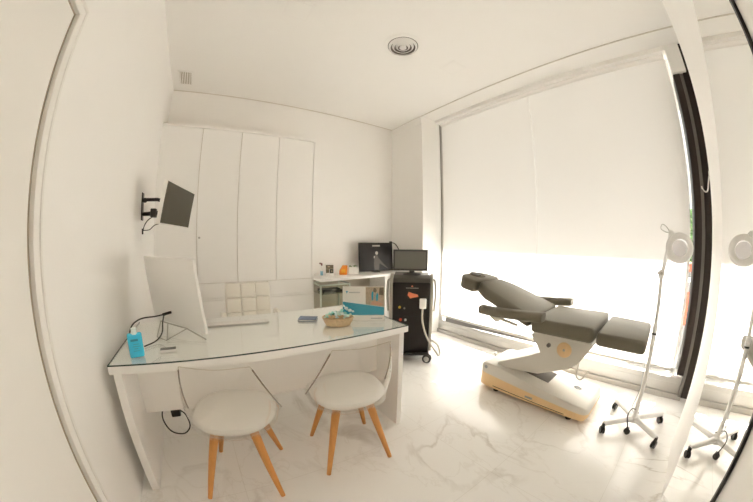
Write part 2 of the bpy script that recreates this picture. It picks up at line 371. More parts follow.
# chrome hook on the end of the mirror wall
t = thing('wall_hook', 'small chrome hook on the corner beside the dark upright', 'hook', (2.165, YN-0.007, 1.71))
MB().box(-0.010, 0.004, 0.0, 0.006, 0.0, 0.04, 0.002, 1).build('plate', M['chrome'], t)
MB().tube([(-0.003, 0.004, 0.01), (-0.003, 0.012, -0.03), (-0.002, 0.020, -0.075), (0.0, 0.035, -0.085), (0.0, 0.052, -0.07), (0.0, 0.058, -0.05)], 0.005, 8, smooth=4).build('arm', M['chrome'], t)

# ================================================================== ceiling fittings
t = thing('ceiling_vent', 'round ring-shaped air diffuser in the ceiling', 'vent', (1.375, 1.655, ZC))
MB().lathe([(0.175, 0.0), (0.175, -0.004), (0.142, -0.008), (0.136, -0.004), (0.136, 0.0)], 40, caps=False).build('flange', M['white'], t)
MB().lathe([(0.134, -0.0005), (0.134, -0.002), (0.0005, -0.002), (0.0005, -0.0005)], 32).build('backing', mat('vent_dark', (0.20, 0.18, 0.155), 0.8), t)
for r0 in (0.128, 0.096, 0.064):
    MB().lathe([(r0, -0.003), (r0, -0.008), (r0-0.016, -0.024), (r0-0.019, -0.022), (r0-0.005, -0.003), (r0, -0.003)], 36, caps=False).build('ring', M['white'], t)
MB().lathe([(0.0005, -0.003), (0.028, -0.003), (0.032, -0.022), (0.0005, -0.026)], 24).build('centre_disc', M['white'], t)
for (x, y, s_, lb) in ((0.42, 1.70, 0.105, 'square flush panel in the ceiling above the desk'), (1.97, 1.60, 0.098, 'square flush panel in the ceiling near the window')):
    t = thing('ceiling_panel', lb, 'ceiling panel', (x, y, ZC), 0.0)
    MB().box(-s_, s_, -s_, s_, -0.003, 0.0, 0.001, 1).build('frame', M['wall'], t)
    MB().box(-s_+0.022, s_-0.022, -s_+0.022, s_-0.022, -0.0045, -0.002, 0.001, 1).build('cover', M['ceil'], t)
t = thing('air_grille', 'small slatted air grille in the ceiling corner above the cabinets', 'vent', (-0.415, 3.04, ZC))
f = MB(); f.box(-0.085, -0.065, -0.15, 0.15, -0.006, 0); f.box(0.065, 0.085, -0.15, 0.15, -0.006, 0); f.box(-0.085, 0.085, -0.15, -0.13, -0.006, 0); f.box(-0.085, 0.085, 0.13, 0.15, -0.006, 0)
f.build('frame', M['white'], t); MB().box(-0.065, 0.065, -0.13, 0.13, -0.002, 0).build('backing', M['gap'], t)
for k in range(7):
    MB().box(-0.057+0.019*k-0.005, -0.057+0.019*k+0.005, -0.13, 0.13, -0.008, -0.001).build('slat', M['wall'], t)

# ================================================================== built-in cabinets
t = thing('tall_cabinet', 'white built-in wall cabinet with four tall flat doors', 'cabinet', (0.3, 3.07, 0))
MB().box(-0.868, 0.868, 0.021, 0.272, 0.0, 2.485).build('body', mat('carcass', (0.62, 0.56, 0.48), 0.8), t)
f = MB(); f.box(-0.8695, -0.859, -0.001, 0.03, 0.0, 2.50); f.box(-0.868, 0.868, -0.001, 0.03, 2.474, 2.50, 0.001, 1); f.box(0.854, 0.870, -0.001, 0.272, 0.0, 2.50, 0.001, 1)
f.build('surround', M['white'], t)
for k in range(4):
    x0 = -0.86+0.4275*k
    d = MB().box(x0+0.0026, x0+0.4249, 0.0, 0.02, 0.852, 2.471, 0.0008, 1).build('door', M['white'], t)
    if k == 1: MB().lathe([(0.0005, 0), (0.011, 0), (0.011, 0.012), (0.0005, 0.014)], 16, mx=T(x0+0.028, -0.0005, 1.32) @ Matrix.Rotation(R(90), 4, 'X')).build('lock', M['steel'], d)
for z0, z1, nm in ((0.690, 0.847, 'drawer_front'), (0.08, 0.662, 'lower_front')):
    MB().box(-0.858, 0.851, 0.0, 0.02, z0, z1, 0.0008, 1).build(nm, M['white'], t)
MB().box(-0.858, 0.851, 0.004, 0.022, 0.665, 0.687).build('grip_rail', M['white'], t)
MB().box(-0.858, 0.851, 0.02, 0.04, 0.0, 0.078).build('plinth', M['white'], t)

# counter beside the cabinets
t = thing('side_counter', 'white worktop counter on the back wall beside the tall cabinet', 'counter', (1.17, 2.86, 0))
MB().prism([(0.002, 0.0), (0.98, 0.06), (1.02, 0.09), (1.34, 0.09), (1.34, 0.489), (0.002, 0.489)], 'z', 0.828, 0.860, 0.003, 1).build('worktop', M['white'], t)
MB().prism([(0.10, 0.0), (0.487, 0.0), (0.487, 0.828), (0.10, 0.828)], 'x', 0.955, 0.985, 0.002, 1).build('end_panel', M['white'], t)
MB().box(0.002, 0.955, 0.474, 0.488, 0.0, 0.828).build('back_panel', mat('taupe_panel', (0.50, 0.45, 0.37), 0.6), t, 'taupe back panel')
# glass display case under the counter
t = thing('glass_case', 'small glass-fronted case with steel edges under the side counter', 'display case', (1.40, 3.10, 0))
f = MB()
for sx in (-0.19, 0.19):
    for sy in (-0.15, 0.15): f.box(sx-0.008, sx+0.008, sy-0.008, sy+0.008, 0.0, 0.78)
for z in (0.02, 0.40, 0.772):
    for sy in (-0.15, 0.15): f.box(-0.19, 0.19, sy-0.008, sy+0.008, z-0.008, z+0.008)
    for sx in (-0.19, 0.19): f.box(sx-0.008, sx+0.008, -0.15, 0.15, z-0.008, z+0.008)
f.build('frame', mat('pale_green_steel', (0.55, 0.60, 0.52), 0.3), t)
MB().box(-0.18, 0.18, -0.154, -0.150, 0.03, 0.765).build('front_glass', M['cabglass'], t)
for z in (0.40, 0.66): MB().box(-0.18, 0.18, -0.14, 0.14, z, z+0.006).build('shelf', M['cabglass'], t)
t = thing('instrument_tray', 'dark tray on the top shelf of the glass case', 'tray', (1.40, 3.10, 0.6665))
MB().box(-0.13, 0.13, -0.10, 0.10, 0.0, 0.006, 0.002, 1).box(-0.13, -0.124, -0.10, 0.10, 0.004, 0.03).box(0.124, 0.13, -0.10, 0.10, 0.004, 0.03).box(-0.13, 0.13, -0.10, -0.094, 0.004, 0.03).box(-0.13, 0.13, 0.094, 0.10, 0.004, 0.03).build('tray_body', M['black'], t)
MB().tube([(-0.14, 0, 0.02), (-0.155, -0.03, 0.03), (-0.155, 0.03, 0.03), (-0.14, 0, 0.02)], 0.003, 6).build('handle', M['steel'], t)

# things on the counter
CZ = 0.8605
t = thing('spray_bottle', 'slim clear bottle with blue label and dark cap by the cabinet', 'bottle', (1.288, 3.10, CZ))
MB().lathe([(0.0005, 0), (0.014, 0), (0.016, 0.006), (0.016, 0.075), (0.008, 0.095), (0.006, 0.13), (0.0005, 0.13)], 16).build('bottle_body', M['plastic'], t)
MB().lathe([(0.0165, 0.012), (0.0168, 0.013), (0.0168, 0.062), (0.0165, 0.063)], 16).build('label_band', mat('label_blue', (0.25, 0.55, 0.70), 0.4), t)
MB().tube([(0, 0, 0.13), (0, -0.002, 0.155)], 0.010, 10).tube([(0, 0, 0.152), (-0.03, -0.012, 0.158)], 0.009, 8).build('spray_head', mat('dark_maroon', (0.20, 0.07, 0.06), 0.4), t)
t = thing('picture_box', 'small box with dark photo prints beside the slim bottle', 'box', (1.400, 3.12, CZ), R(-12))
MB().box(-0.052, 0.052, -0.012, 0.012, 0, 0.148, 0.002, 1).build('box_body', M['paper'], t)
MB().box(-0.047, 0.047, -0.0135, -0.012, 0.085, 0.132).box(-0.047, -0.005, -0.0135, -0.012, 0.035, 0.080).build('dark_print', M['printdk'], t)
MB().box(0.0, 0.047, -0.0135, -0.012, 0.030, 0.080).build('round_print', M['black'], t)
MB().box(-0.047, 0.047, -0.0137, -0.012, 0.0805, 0.0845).ball((0.025, -0.013, 0.055), 0.010, 10, (1, 0.15, 1)).ball((-0.01, -0.013, 0.11), 0.012, 10, (1.6, 0.15, 0.6)).build('print_highlight', M['printtan'], t)
t = thing('orange_jar', 'bright orange plastic block on the counter', 'container', (1.60, 3.13, CZ), R(-20))
MB().prism([(-0.055, 0), (0.040, 0), (0.048, 0.118), (-0.012, 0.118), (-0.030, 0.085), (-0.052, 0.05)], 'y', -0.03, 0.03, 0.006, 2).build('shell', M['orange'], t)
MB().box(-0.03, 0.02, -0.0315, -0.029, 0.03, 0.07, 0.002, 1).build('label_patch', mat('amber_label', (0.95, 0.50, 0.05), 0.4), t)
t = thing('leaflet_box', 'low white box with green leaves on top beside the orange block', 'box', (1.735, 3.13, CZ), R(-12))
MB().box(-0.068, 0.068, -0.035, 0.035, 0, 0.088, 0.003, 1).build('box_body', M['paper'], t)
l = MB()
for k in range(16):
    a = random.uniform(0, 6.28); l.ball((random.uniform(-0.05, 0.05), random.uniform(-0.02, 0.02), 0.094+random.uniform(0, 0.018)), 0.011, 6, (1.3, 0.6, 0.45))
l.build('sprig', mat('dull_green', (0.30, 0.36, 0.22), 0.6), t)

# dark display leaning on the wall
dm = mat('display_frame', (0.03, 0.025, 0.02), 0.25)
t = thing('display_screen', 'large dark display with a grey figure, on the side counter', 'display', (2.13, 3.17, CZ), R(-6))
tilt = Matrix.Rotation(R(-5), 4, 'X')
MB().box(-0.262, 0.262, -0.010, 0.010, 0.012, 0.405, 0.003, 2, mx=tilt).build('panel', M['poster'], t)
p = MB(); p.box(-0.25, 0.25, -0.012, -0.0101, 0.024, 0.393, mx=tilt); p.build('screen_face', M['blackgloss'], t)
fg = MB()
fg.prism([(-0.035, 0.03), (0.035, 0.03), (0.045, 0.12), (0.03, 0.20), (0.012, 0.235), (-0.012, 0.235), (-0.03, 0.20), (-0.04, 0.12)], 'y', -0.0135, -0.0122, mx=tilt)
fg.prism([(0.03, 0.13), (0.16, 0.05), (0.19, 0.04), (0.10, 0.12), (0.035, 0.19)], 'y', -0.0133, -0.0122, mx=tilt)
fg.build('figure_print', M['figure'], t)
MB().ball((0.005, -0.0125, 0.262), 0.022, 12, (1, 0.06, 1.1), mx=tilt).ball((-0.03, -0.0125, 0.205), 0.012, 10, (1, 0.06, 1.4), mx=tilt).build('face_print', M['figlight'], t)
MB().box(-0.06, 0.06, -0.013, -0.012, 0.352, 0.372, mx=tilt).build('heading_print', M['figlight'], t, 'blurred pale heading')
f = MB(); f.box(-0.05, 0.05, -0.02, 0.06, 0, 0.008, 0.002, 1); f.box(-0.015, 0.015, 0.0, 0.02, 0.005, 0.03)
f.build('foot', M['black'], t)
MB().box(0.225, 0.262, -0.016, 0.016, 0.385, 0.425, 0.006, 2, mx=tilt).tube([(0.25, 0.0, 0.41), (0.30, -0.03, 0.385), (0.335, -0.06, 0.31), (0.36, -0.08, 0.22), (0.36, -0.02, 0.05)], 0.007, 8, smooth=5, mx=tilt).build('cable', M['black'], t)

# ================================================================== laser machine
t = thing('treatment_machine', 'black upright treatment machine with screen on castors', 'machine', (2.015, 2.300, 0), R(-41))
W = 0.195
MB().box(-W, W, -0.22, 0.20, 0.10, 0.865, 0.012, 3).build('front_body', M['blackgloss'], t)
sp = MB()
for s_ in (-1, 1):
    sp.prism([(-0.205, 0.12), (0.21, 0.10), (0.21, 0.90), (-0.10, 0.945), (-0.19, 0.90), (-0.212, 0.80)], 'x', s_*W if s_ > 0 else -W-0.032, s_*W+0.032 if s_ > 0 else -W, 0.006, 2)
sp.build('side_panel', M['silver'], t)
MB().prism([(-0.205, 0.862), (0.19, 0.862), (0.19, 0.93), (-0.08, 0.93), (-0.18, 0.905)], 'x', -W+0.002, W-0.002, 0.008, 2).build('top_cover', mat('dark_top', (0.10, 0.09, 0.075), 0.35), t)
MB().box(-W+0.002, W-0.002, -0.2225, -0.219, 0.505, 0.512).build('seam', mat('seam_black', (0.005, 0.005, 0.005), 0.6), t)
MB().lathe([(0.0005, 0), (0.10, 0), (0.10, 0.008), (0.07, 0.018), (0.03, 0.024), (0.026, 0.065), (0.0005, 0.065)], 28, c=(0, -0.03, 0.928)).build('screen_foot', M['black'], t)
sr = MB().box(-0.205, 0.169, -0.065, -0.035, 0.972, 1.200, 0.006, 2).build('screen_case', M['black'], t)
MB().box(-0.186, 0.150, -0.0665, -0.064, 0.995, 1.182).build('screen_face', M['screen'], sr, 'grey switched-off screen')
MB().prism([(-0.040, 0.735), (-0.030, 0.770), (0.015, 0.755), (0.065, 0.742), (0.072, 0.720), (0.010, 0.708), (-0.012, 0.700)][::-1], 'y', -0.2235, -0.2195).build('emblem', M['coral'], t, 'orange angular emblem')
lt = MB(); x = -0.058
for wd in (0.012, 0.010, 0.013, 0.011, 0.012, 0.010, 0.013, 0.012, 0.011, 0.013): lt.box(x, x+wd*0.8, -0.2232, -0.2195, 0.806, 0.813); x += wd+0.0015
lt.build('lettering', M['figlight'], t, 'small pale lettering'); MB().prism([(-0.006, 0.826), (0.006, 0.84), (0.018, 0.826), (0.006, 0.82)], 'y', -0.2232, -0.2195).build('crest', M['coral'], t)
def button(x, z, m, lb, r=0.014):
    MB().lathe([(0.0005, 0), (r, 0), (r, 0.006), (r*0.7, 0.012), (0.0005, 0.013)], 16, mx=T(x, -0.2195, z) @ Matrix.Rotation(R(90), 4, 'X')).build('button', m, t, lb)
button(-0.120, 0.605, M['yellow'], 'yellow button'); button(-0.070, 0.595, M['silver'], 'grey button', 0.010)
button(-0.108, 0.470, M['red'], 'red button', 0.016); button(-0.056, 0.470, M['paper'], 'white button', 0.014)
hp = MB().box(0.085, 0.155, -0.262, -0.222, 0.60, 0.705, 0.010, 3).build('handpiece', M['plastic'], t, 'white handpiece in its holder')
MB().tube([(0.118, -0.245, 0.605), (0.118, -0.255, 0.48), (0.155, -0.27, 0.34), (0.215, -0.27, 0.22), (0.27, -0.25, 0.14), (0.31, -0.24, 0.08), (0.325, -0.20, 0.10), (0.30, -0.14, 0.17), (0.23, -0.08, 0.20)], 0.010, 10, smooth=6).build('hose', M['hose'], t, 'pale grey hose looping down')
for sx in (-1, 1):
    MB().tube([(sx*(W+0.05), -0.15, 0.55), (sx*(W+0.06), -0.16, 0.70), (sx*(W+0.055), -0.14, 0.86), (sx*(W+0.035), -0.10, 0.88)], 0.012, 10, smooth=4).build('side_holder', M['steel'], t)
def castor(parent, x, y, r=0.045, wdt=0.014, a=0.3, m='black', hub='steel', gap_=0.018, zt=0.10):
    mx = T(x, y, r) @ rotz(a) @ Matrix.Rotation(R(90), 4, 'Y')
    o = MB().box(x-0.012, x+0.012, y-0.012, y+0.012, r*1.1, zt).tube([(x, y, r*1.3), (x, y, zt)], 0.009, 8).build('castor', M[m], parent)
    for s_ in (-1, 1):
        MB().lathe([(0.0005, s_*gap_-wdt/2), (r*0.86, s_*gap_-wdt/2), (r, s_*gap_-wdt/4), (r, s_*gap_+wdt/4), (r*0.86, s_*gap_+wdt/2), (0.0005, s_*gap_+wdt/2)], 22, mx=mx).build('wheel', M[m], o)
        if hub: MB().lathe([(r*0.35, s_*(gap_+wdt/2)), (r*0.62, s_*(gap_+wdt/2+0.001)), (r*0.62, s_*(gap_+wdt/2+0.003)), (r*0.35, s_*(gap_+wdt/2+0.003))], 18, mx=mx).build('hub', M[hub], o)
    return o
for (x, y, a) in ((0.185, -0.245, R(75)), (-0.185, -0.245, R(75)), (0.17, 0.15, 0.4), (-0.17, 0.15, 0.2)): castor(t, x, y, 0.048, 0.016, a)
MB().box(-0.205, 0.205, -0.265, 0.19, 0.085, 0.112, 0.008, 2).build('base_plate', M['black'], t)

# ================================================================== desk
DX0, DX1, DY0, DY1 = -0.527, 1.145, 1.327, 2.07
t = thing('reception_desk', 'long white desk with side panels and glass cover', 'desk', (0.31, 1.70, 0))
ox, oy = 0.31, 1.70
MB().box(DX0-ox, DX1-ox, DY0-oy, DY1-oy, 0.704, 0.744, 0.002, 2).build('desktop', M['white'], t)
MB().box(-0.507-ox, -0.465-ox, DY0+0.004-oy, 1.945-oy, 0.0, 0.704, 0.001, 1).build('side_panel', M['white'], t)
MB().box(1.073-ox, 1.112-ox, DY0+0.004-oy, 1.945-oy, 0.0, 0.704, 0.001, 1).build('side_panel', M['white'], t)
MB().box(-0.465-ox, 1.073-ox, 1.582-oy, 1.602-oy, 0.345, 0.704, 0.001, 1).build('modesty_panel', M['white'], t)
t = thing('desk_glass', 'clear glass sheet with dark green edge covering the white desk', 'glass sheet', (0.31, 1.70, 0.7445))
MB().box(DX0+0.003-ox, DX1-0.003-ox, DY0+0.003-oy, DY1-0.003-oy, 0.0, 0.006).build('sheet', M['sheet'], t)
e_ = MB(); e_.box(DX0+0.001-ox, DX1-0.001-ox, DY0-oy, DY0+0.003-oy, 0.0, 0.006); e_.box(DX0-ox, DX0+0.003-ox, DY0-oy, DY1-oy, 0.0, 0.006)
e_.box(DX1-0.003-ox, DX1-ox, DY0-oy, DY1-oy, 0.0, 0.006)
e_.build('polished_edge', M['sheetedge'], t, 'dark green polished edge')
DZ = 0.7515

# under-desk power box and lead
t = thing('power_adapter', 'black power adapter with cable on the wall below the desk', 'adapter', (-0.33, 1.78, 0.0))
MB().box(-0.030, 0.030, -0.028, 0.028, 0.0, 0.05, 0.006, 2, mx=T(0.0, 0.0, 0.19)).build('adapter_body', M['black'], t)
MB().tube([(-0.02, 0, 0.235), (-0.075, -0.02, 0.25), (-0.09, -0.03, 0.18), (-0.05, -0.05, 0.10), (0.03, -0.06, 0.08), (0.075, -0.04, 0.12), (0.06, -0.01, 0.19), (0.025, 0.0, 0.225)], 0.0045, 8, smooth=6).build('cable', M['black'], t)
MB().tube([(0.0, 0.0, 0.235), (0.0, 0.02, 0.45), (0.0, 0.05, 0.70)], 0.004, 8, smooth=5).build('lead', M['black'], t)

# ================================================================== visitor chairs
def visitor_chair(label, loc, rz, group):
    t = thing('visitor_chair', label, 'chair', loc, rz, group)     # faces +Y
    # seat cushion: rounded egg outline, soft dome
    def outline(sx, sy, n=40):
        out = []
        for k in range(n):
            a = 2*math.pi*k/n; ca, sa = math.cos(a), math.sin(a)
            x = sx*math.copysign(abs(ca)**0.82, ca); y = sy*math.copysign(abs(sa)**0.82, sa)
            x *= 1+0.08*(y/sy if sy else 0)*0.6
            out.append((x, y))
        return out
    rings = []
    for f_, z in ((0.80, 0.408), (0.93, 0.418), (1.0, 0.435), (1.0, 0.445), (0.96, 0.456), (0.85, 0.462), (0.6, 0.460), (0.3, 0.457), (0.03, 0.456)):
        rings.append([(x*f_, y*f_, z) for x, y in outline(0.213, 0.200)])
    MB().loft(rings).build('seat', M['seat'], t)
    # clear shell: dish + wrap-round back
    N = 48; th = 0.004
    def bot(a): return Vector((0.228*math.sin(a), -0.213*math.cos(a), 0.426))
    def top(tt):
        s_ = abs(tt); sg = 1 if tt >= 0 else -1
        if s_ <= 0.42:
            u = s_/0.42
            return Vector((sg*0.150*u, -0.250+0.010*u*u, 0.794-0.004*math.cos(u*math.pi*0.95)))
        u = (s_-0.42)/0.58
        c0 = Vector((0.150, -0.240, 0.798)); c1 = Vector((0.243, -0.01, 0.458)); mid = Vector((0.196, -0.170, 0.650))
        p = c0*(1-u)**2+mid*2*u*(1-u)+c1*u*u
        return Vector((p.x*sg, p.y, p.z))
    J = 10; grid = []
    for i in range(N+1):
        tt = -1+2*i/N; a = tt*R(100); b0, t0 = bot(a), top(tt); row = []
        for j in range(J+1):
            v = j/J; p = b0.lerp(t0, v); bulge = 0.022*math.sin(math.pi*v)*(1-0.4*abs(tt))
            d = Vector((math.sin(a), -math.cos(a), 0)); row.append(p+d*bulge*0.9)
        grid.append(row)
    def sheet(t2):
        V = [[t2.verts.new(p) for p in r] for r in grid]
        O = [[t2.verts.new(p+Vector((math.sin((-1+2*i/N)*R(100)), -math.cos((-1+2*i/N)*R(100)), 0))*th) for p in r] for i, r in enumerate(grid)]
        for i in range(N):
            for j in range(J):
                t2.faces.new((V[i][j], V[i+1][j], V[i+1][j+1], V[i][j+1])); t2.faces.new((O[i][j], O[i][j+1], O[i+1][j+1], O[i+1][j]))
            t2.faces.new((V[i][J], V[i+1][J], O[i+1][J], O[i][J])); t2.faces.new((V[i][0], O[i][0], O[i+1][0], V[i+1][0]))
        for i in (0, N):
            for j in range(J): t2.faces.new((V[i][j], V[i][j+1], O[i][j+1], O[i][j]))
        bmesh.ops.recalc_face_normals(t2, faces=t2.faces)
    mb = MB(); mb._new(sheet)
    ro = outline(0.229, 0.215)
    mb.loft([[(x*f_, y*f_, z) for x, y in ro] for f_, z in ((0.45, 0.400), (0.85, 0.402), (0.98, 0.418), (1.0, 0.436), (1.015, 0.436), (1.0, 0.412), (0.86, 0.396), (0.45, 0.394))], caps=False)
    bk = mb.build('backrest', M['acryl'], t, 'clear transparent plastic back')
    path = [grid[i][J]+Vector((0, 0, 0.001)) for i in range(N+1)]
    k1 = int(N*0.29); k2 = N-k1
    for seg in (path[:k1+1], path[k2:]): MB().tube(seg, 0.0036, 6).build('side_rim', M['acryledge'], bk, 'side edge with its dark refraction painted in')  # refraction at the sides painted as dark tubes
    MB().tube(path[k1:k2+1], 0.0022, 6).build('top_rim', M['acryllight'], bk)
    for q in range(4):
        a = R(45+90*q); d = Vector((math.cos(a), math.sin(a), 0))
        p0 = d*0.125+Vector((0, 0, 0.400)); p1 = d*0.150+Vector((0, 0, 0.345)); p2 = d*0.272+Vector((0, 0, 0.0))
        MB().tube([p0, p0.lerp(p1, 0.6), p1, p1.lerp(p2, 0.25), p1.lerp(p2, 0.6), p2], [0.019, 0.024, 0.0235, 0.021, 0.017, 0.0125], 14).build('leg', M['beech'], t)
    cb = MB()
    for q in range(2):
        mx = rotz(R(45+90*q)); cb.box(-0.15, 0.15, -0.017, 0.017, 0.366, 0.395, 0.006, 2, mx=mx)
    cb.build('leg_brace', M['beech'], t)
    return t
visitor_chair('white visitor chair nearest the left wall, clear back and beech legs', (0.045, 1.340, 0), R(-16), 'visitor chairs at the desk')
visitor_chair('white visitor chair at the right end of the desk, clear back and beech legs', (0.675, 1.305, 0), R(-8), 'visitor chairs at the desk')

# ================================================================== office chair behind the desk
t = thing('office_chair', 'cream quilted office chair behind the desk', 'office chair', (0.345, 2.46, -0.028), R(180))
MB().box(-0.23, 0.23, -0.20, 0.24, 0.44, 0.51, 0.03, 4).build('seat', M['cream'], t)
bm_ = MB()
for i in range(3):
    for j in range(3):
        x0 = -0.209+0.1393*i; z0 = 0.525+0.134*j
        bm_.box(x0+0.0005, x0+0.1388, -0.235, -0.175, z0+0.0005, z0+0.1335, 0.012, 3)
bm_.box(-0.215, 0.215, -0.245, -0.205, 0.50, 0.928, 0.012, 3)
bm_.build('backrest', M['cream'], t, 'quilted square-stitched back')
MB().box(-0.04, 0.04, -0.262, -0.242, 0.40, 0.62, 0.006, 2).box(-0.04, 0.04, -0.262, 0.0, 0.40, 0.42).build('back_bracket', M['chrome'], t)
for s_ in (-1, 1):
    MB().tube([(s_*0.225, 0.10, 0.47), (s_*0.245, 0.10, 0.55), (s_*0.245, 0.08, 0.655), (s_*0.245, -0.12, 0.655), (s_*0.240, -0.20, 0.60)], 0.012, 10, smooth=5).build('armrest_frame', M['chrome'], t)
    MB().box(s_*0.245-0.025, s_*0.245+0.025, -0.13, 0.12, 0.655, 0.682, 0.010, 3).build('armrest', M['cream'], t)
MB().tube([(0, 0, 0.10), (0, 0, 0.45)], 0.025, 16).build('gas_column', M['chrome'], t)
for k in range(5):
    a = R(72*k+18); MB().tube([(0, 0, 0.11), (0.27*math.cos(a), 0.27*math.sin(a), 0.085)], [0.028, 0.016], 10).build('base_arm', M['chrome'], t)
    castor(t, 0.27*math.cos(a), 0.27*math.sin(a), 0.028, 0.012, a, hub=None, gap_=0.012, zt=0.085)

# ================================================================== things on the desk
# all-in-one computer, seen from behind
P0, P1 = Vector((-0.392, 2.045)), Vector((-0.034, 1.58))
ex = Vector((P1.x-P0.x, P1.y-P0.y, 0)).normalized(); nrm = Vector((ex.y, -ex.x, 0))       # towards the camera
t = thing('desktop_computer', 'pale all-in-one computer seen from behind on the desk', 'computer', ((P0.x+P1.x)/2, (P0.y+P1.y)/2, DZ), math.atan2(ex.y, ex.x))
hw = (P1-P0).length/2
tl = Matrix.Rotation(R(8), 4, 'X')                      # leans towards the visitor side
MB().box(-hw, hw, -0.008, 0.012, 0.035, 0.452, 0.007, 3, mx=tl).build('case', M['iplastic'], t)
MB().box(-hw+0.02, hw-0.02, 0.0115, 0.0135, 0.05, 0.43, mx=tl).build('screen_face', M['blackgloss'], t)
def wire(parent, pts, name='stand', m='steel', r=0.0035, sm=0): return MB().tube(pts, r, 8, smooth=sm).build(name, M[m], parent)
C0 = Vector(((P0.x+P1.x)/2, (P0.y+P1.y)/2, DZ)); Ci = rotz(-math.atan2(ex.y, ex.x))
def lc(pts): return [Ci @ (Vector(q_)-C0) for q_ in pts]
A1, B1, C1, D1, E1 = (-0.338, 1.878, 0.800), (-0.338, 1.694, 0.757), (-0.276, 1.621, 0.757), (-0.159, 1.708, 0.790), (-0.050, 1.575, 0.760)
wire(t, lc([A1, D1, E1]), r=0.004); wire(t, lc([A1, B1, C1, D1])); wire(t, lc([(-0.286, 1.83, 0.797), (-0.272, 1.635, 0.757)]))
wire(t, lc([(-0.262, 1.835, 0.862), (-0.275, 1.80, 0.866), (-0.300, 1.770, 0.866)]), 'plug', 'black', 0.009)
wire(t, lc([(-0.300, 1.770, 0.866), (-0.34, 1.71, 0.872), (-0.40, 1.63, 0.884), (-0.435, 1.56, 0.872), (-0.445, 1.51, 0.835), (-0.44, 1.47, 0.758)]), 'cable', 'black', 0.004, 5)
wire(t, lc([(-0.295, 1.765, 0.862), (-0.298, 1.71, 0.835), (-0.300, 1.66, 0.790), (-0.330, 1.61, 0.762), (-0.385, 1.545, 0.757)]), 'cable', 'black', 0.004, 5)

t = thing('gel_bottle', 'blue gel sanitizer bottle with pale cap on the desk corner', 'bottle', (-0.396, 1.420, DZ), R(16))
MB().box(-0.036, 0.036, -0.018, 0.018, 0.0, 0.118, 0.010, 3).build('bottle_body', M['blue'], t)
MB().lathe([(0.0005, 0.114), (0.018, 0.114), (0.016, 0.122), (0.014, 0.126), (0.014, 0.142), (0.0005, 0.143)], 16).build('cap', M['bluecap'], t)
MB().box(-0.022, 0.014, -0.0192, -0.017, 0.083, 0.093).build('heading_print', M['bluedk'], t)
lb_ = MB()
for k, (a, b) in enumerate(((-0.012, 0.018), (-0.016, 0.020), (-0.010, 0.010), (-0.015, 0.016))): lb_.box(a, b, -0.0190, -0.017, 0.066-0.011*k, 0.070-0.011*k)
lb_.build('small_print', mat('mid_blue_print', (0.02, 0.36, 0.55), 0.4), t)
t = thing('card_reader', 'small grey-topped white device in front of the computer', 'device', (-0.245, 1.462, DZ), R(4))
MB().box(-0.046, 0.046, -0.020, 0.022, 0.0, 0.014, 0.004, 2).build('case', M['plastic'], t); MB().box(-0.040, 0.040, -0.014, 0.016, 0.0135, 0.0165, 0.001, 1).build('display', mat('lcd_grey', (0.15, 0.15, 0.135), 0.3), t)
t = thing('computer_keyboard', 'slim white keyboard lying beyond the computer', 'keyboard', (0.165, 1.865, DZ), R(-4))
MB().box(-0.205, 0.205, -0.036, 0.036, 0.0, 0.008, 0.003, 2).build('case', M['plastic'], t)
k_ = MB()
for r_ in range(5):
    for c_ in range(15): k_.box(-0.196+0.0262*c_, -0.196+0.0262*c_+0.022, -0.033+0.0132*r_, -0.033+0.0132*r_+0.0115, 0.007, 0.0092)
o = k_.build('keys', M['kbd'], t); o['kind'] = 'stuff'
t = thing('notebook', 'small dark blue notebook lying on the glass desk', 'notebook', (0.625, 1.765, DZ), R(-30))
MB().box(-0.062, 0.062, -0.045, 0.045, 0.0, 0.002, 0.0006, 1).box(-0.062, 0.062, -0.045, 0.045, 0.012, 0.014, 0.0006, 1).box(-0.062, -0.060, -0.045, 0.045, 0.0, 0.014).build('cover', M['note'], t); MB().box(-0.060, 0.059, -0.043, 0.043, 0.002, 0.012).build('pages', M['paper'], t)

# wicker bowl with wrapped sweets
bx, by = 0.762, 1.575
t = thing('wicker_basket', 'small oval wicker basket on the desk holding wrapped sweets', 'basket', (bx, by, DZ), R(-25))
def oval(s_, z, n=36, wob=0.0): return [(0.098*s_*math.cos(6.2832*k/n)*(1+wob*(-1)**k), 0.070*s_*math.sin(6.2832*k/n)*(1+wob*(-1)**k), z) for k in range(n)]
MB().loft([oval(0.80, 0.0), oval(0.86, 0.012, wob=0.012), oval(0.93, 0.024, wob=-0.012), oval(0.98, 0.036, wob=0.012), oval(1.0, 0.048, wob=-0.012), oval(0.95, 0.050), oval(0.90, 0.030), oval(0.78, 0.006)], ).build('woven_bowl', M['wicker'], t)
MB().tube([Vector(p) for p in oval(1.0, 0.050)]+[Vector(oval(1.0, 0.050)[0])], 0.005, 8).build('rim', M['wicker'], t)
cols = ['mint', 'teal', 'green', 'aqua', 'mint', 'aqua', 'teal', 'wicker', 'mint', 'aqua', 'teal', 'aqua']
nm = {'mint': 'mint', 'teal': 'teal', 'green': 'dark green', 'aqua': 'pale aqua', 'wicker': 'caramel'}
spots = [(-0.070, 0.010, 0.060), (-0.050, -0.020, 0.062), (-0.030, 0.012, 0.070), (-0.012, -0.018, 0.060), (0.008, 0.014, 0.066), (0.026, -0.014, 0.066), (0.045, 0.012, 0.070), (-0.035, -0.036, 0.052), (0.060, -0.014, 0.062), (0.055, 0.014, 0.092), (0.020, 0.0, 0.082), (0.078, 0.006, 0.080)]
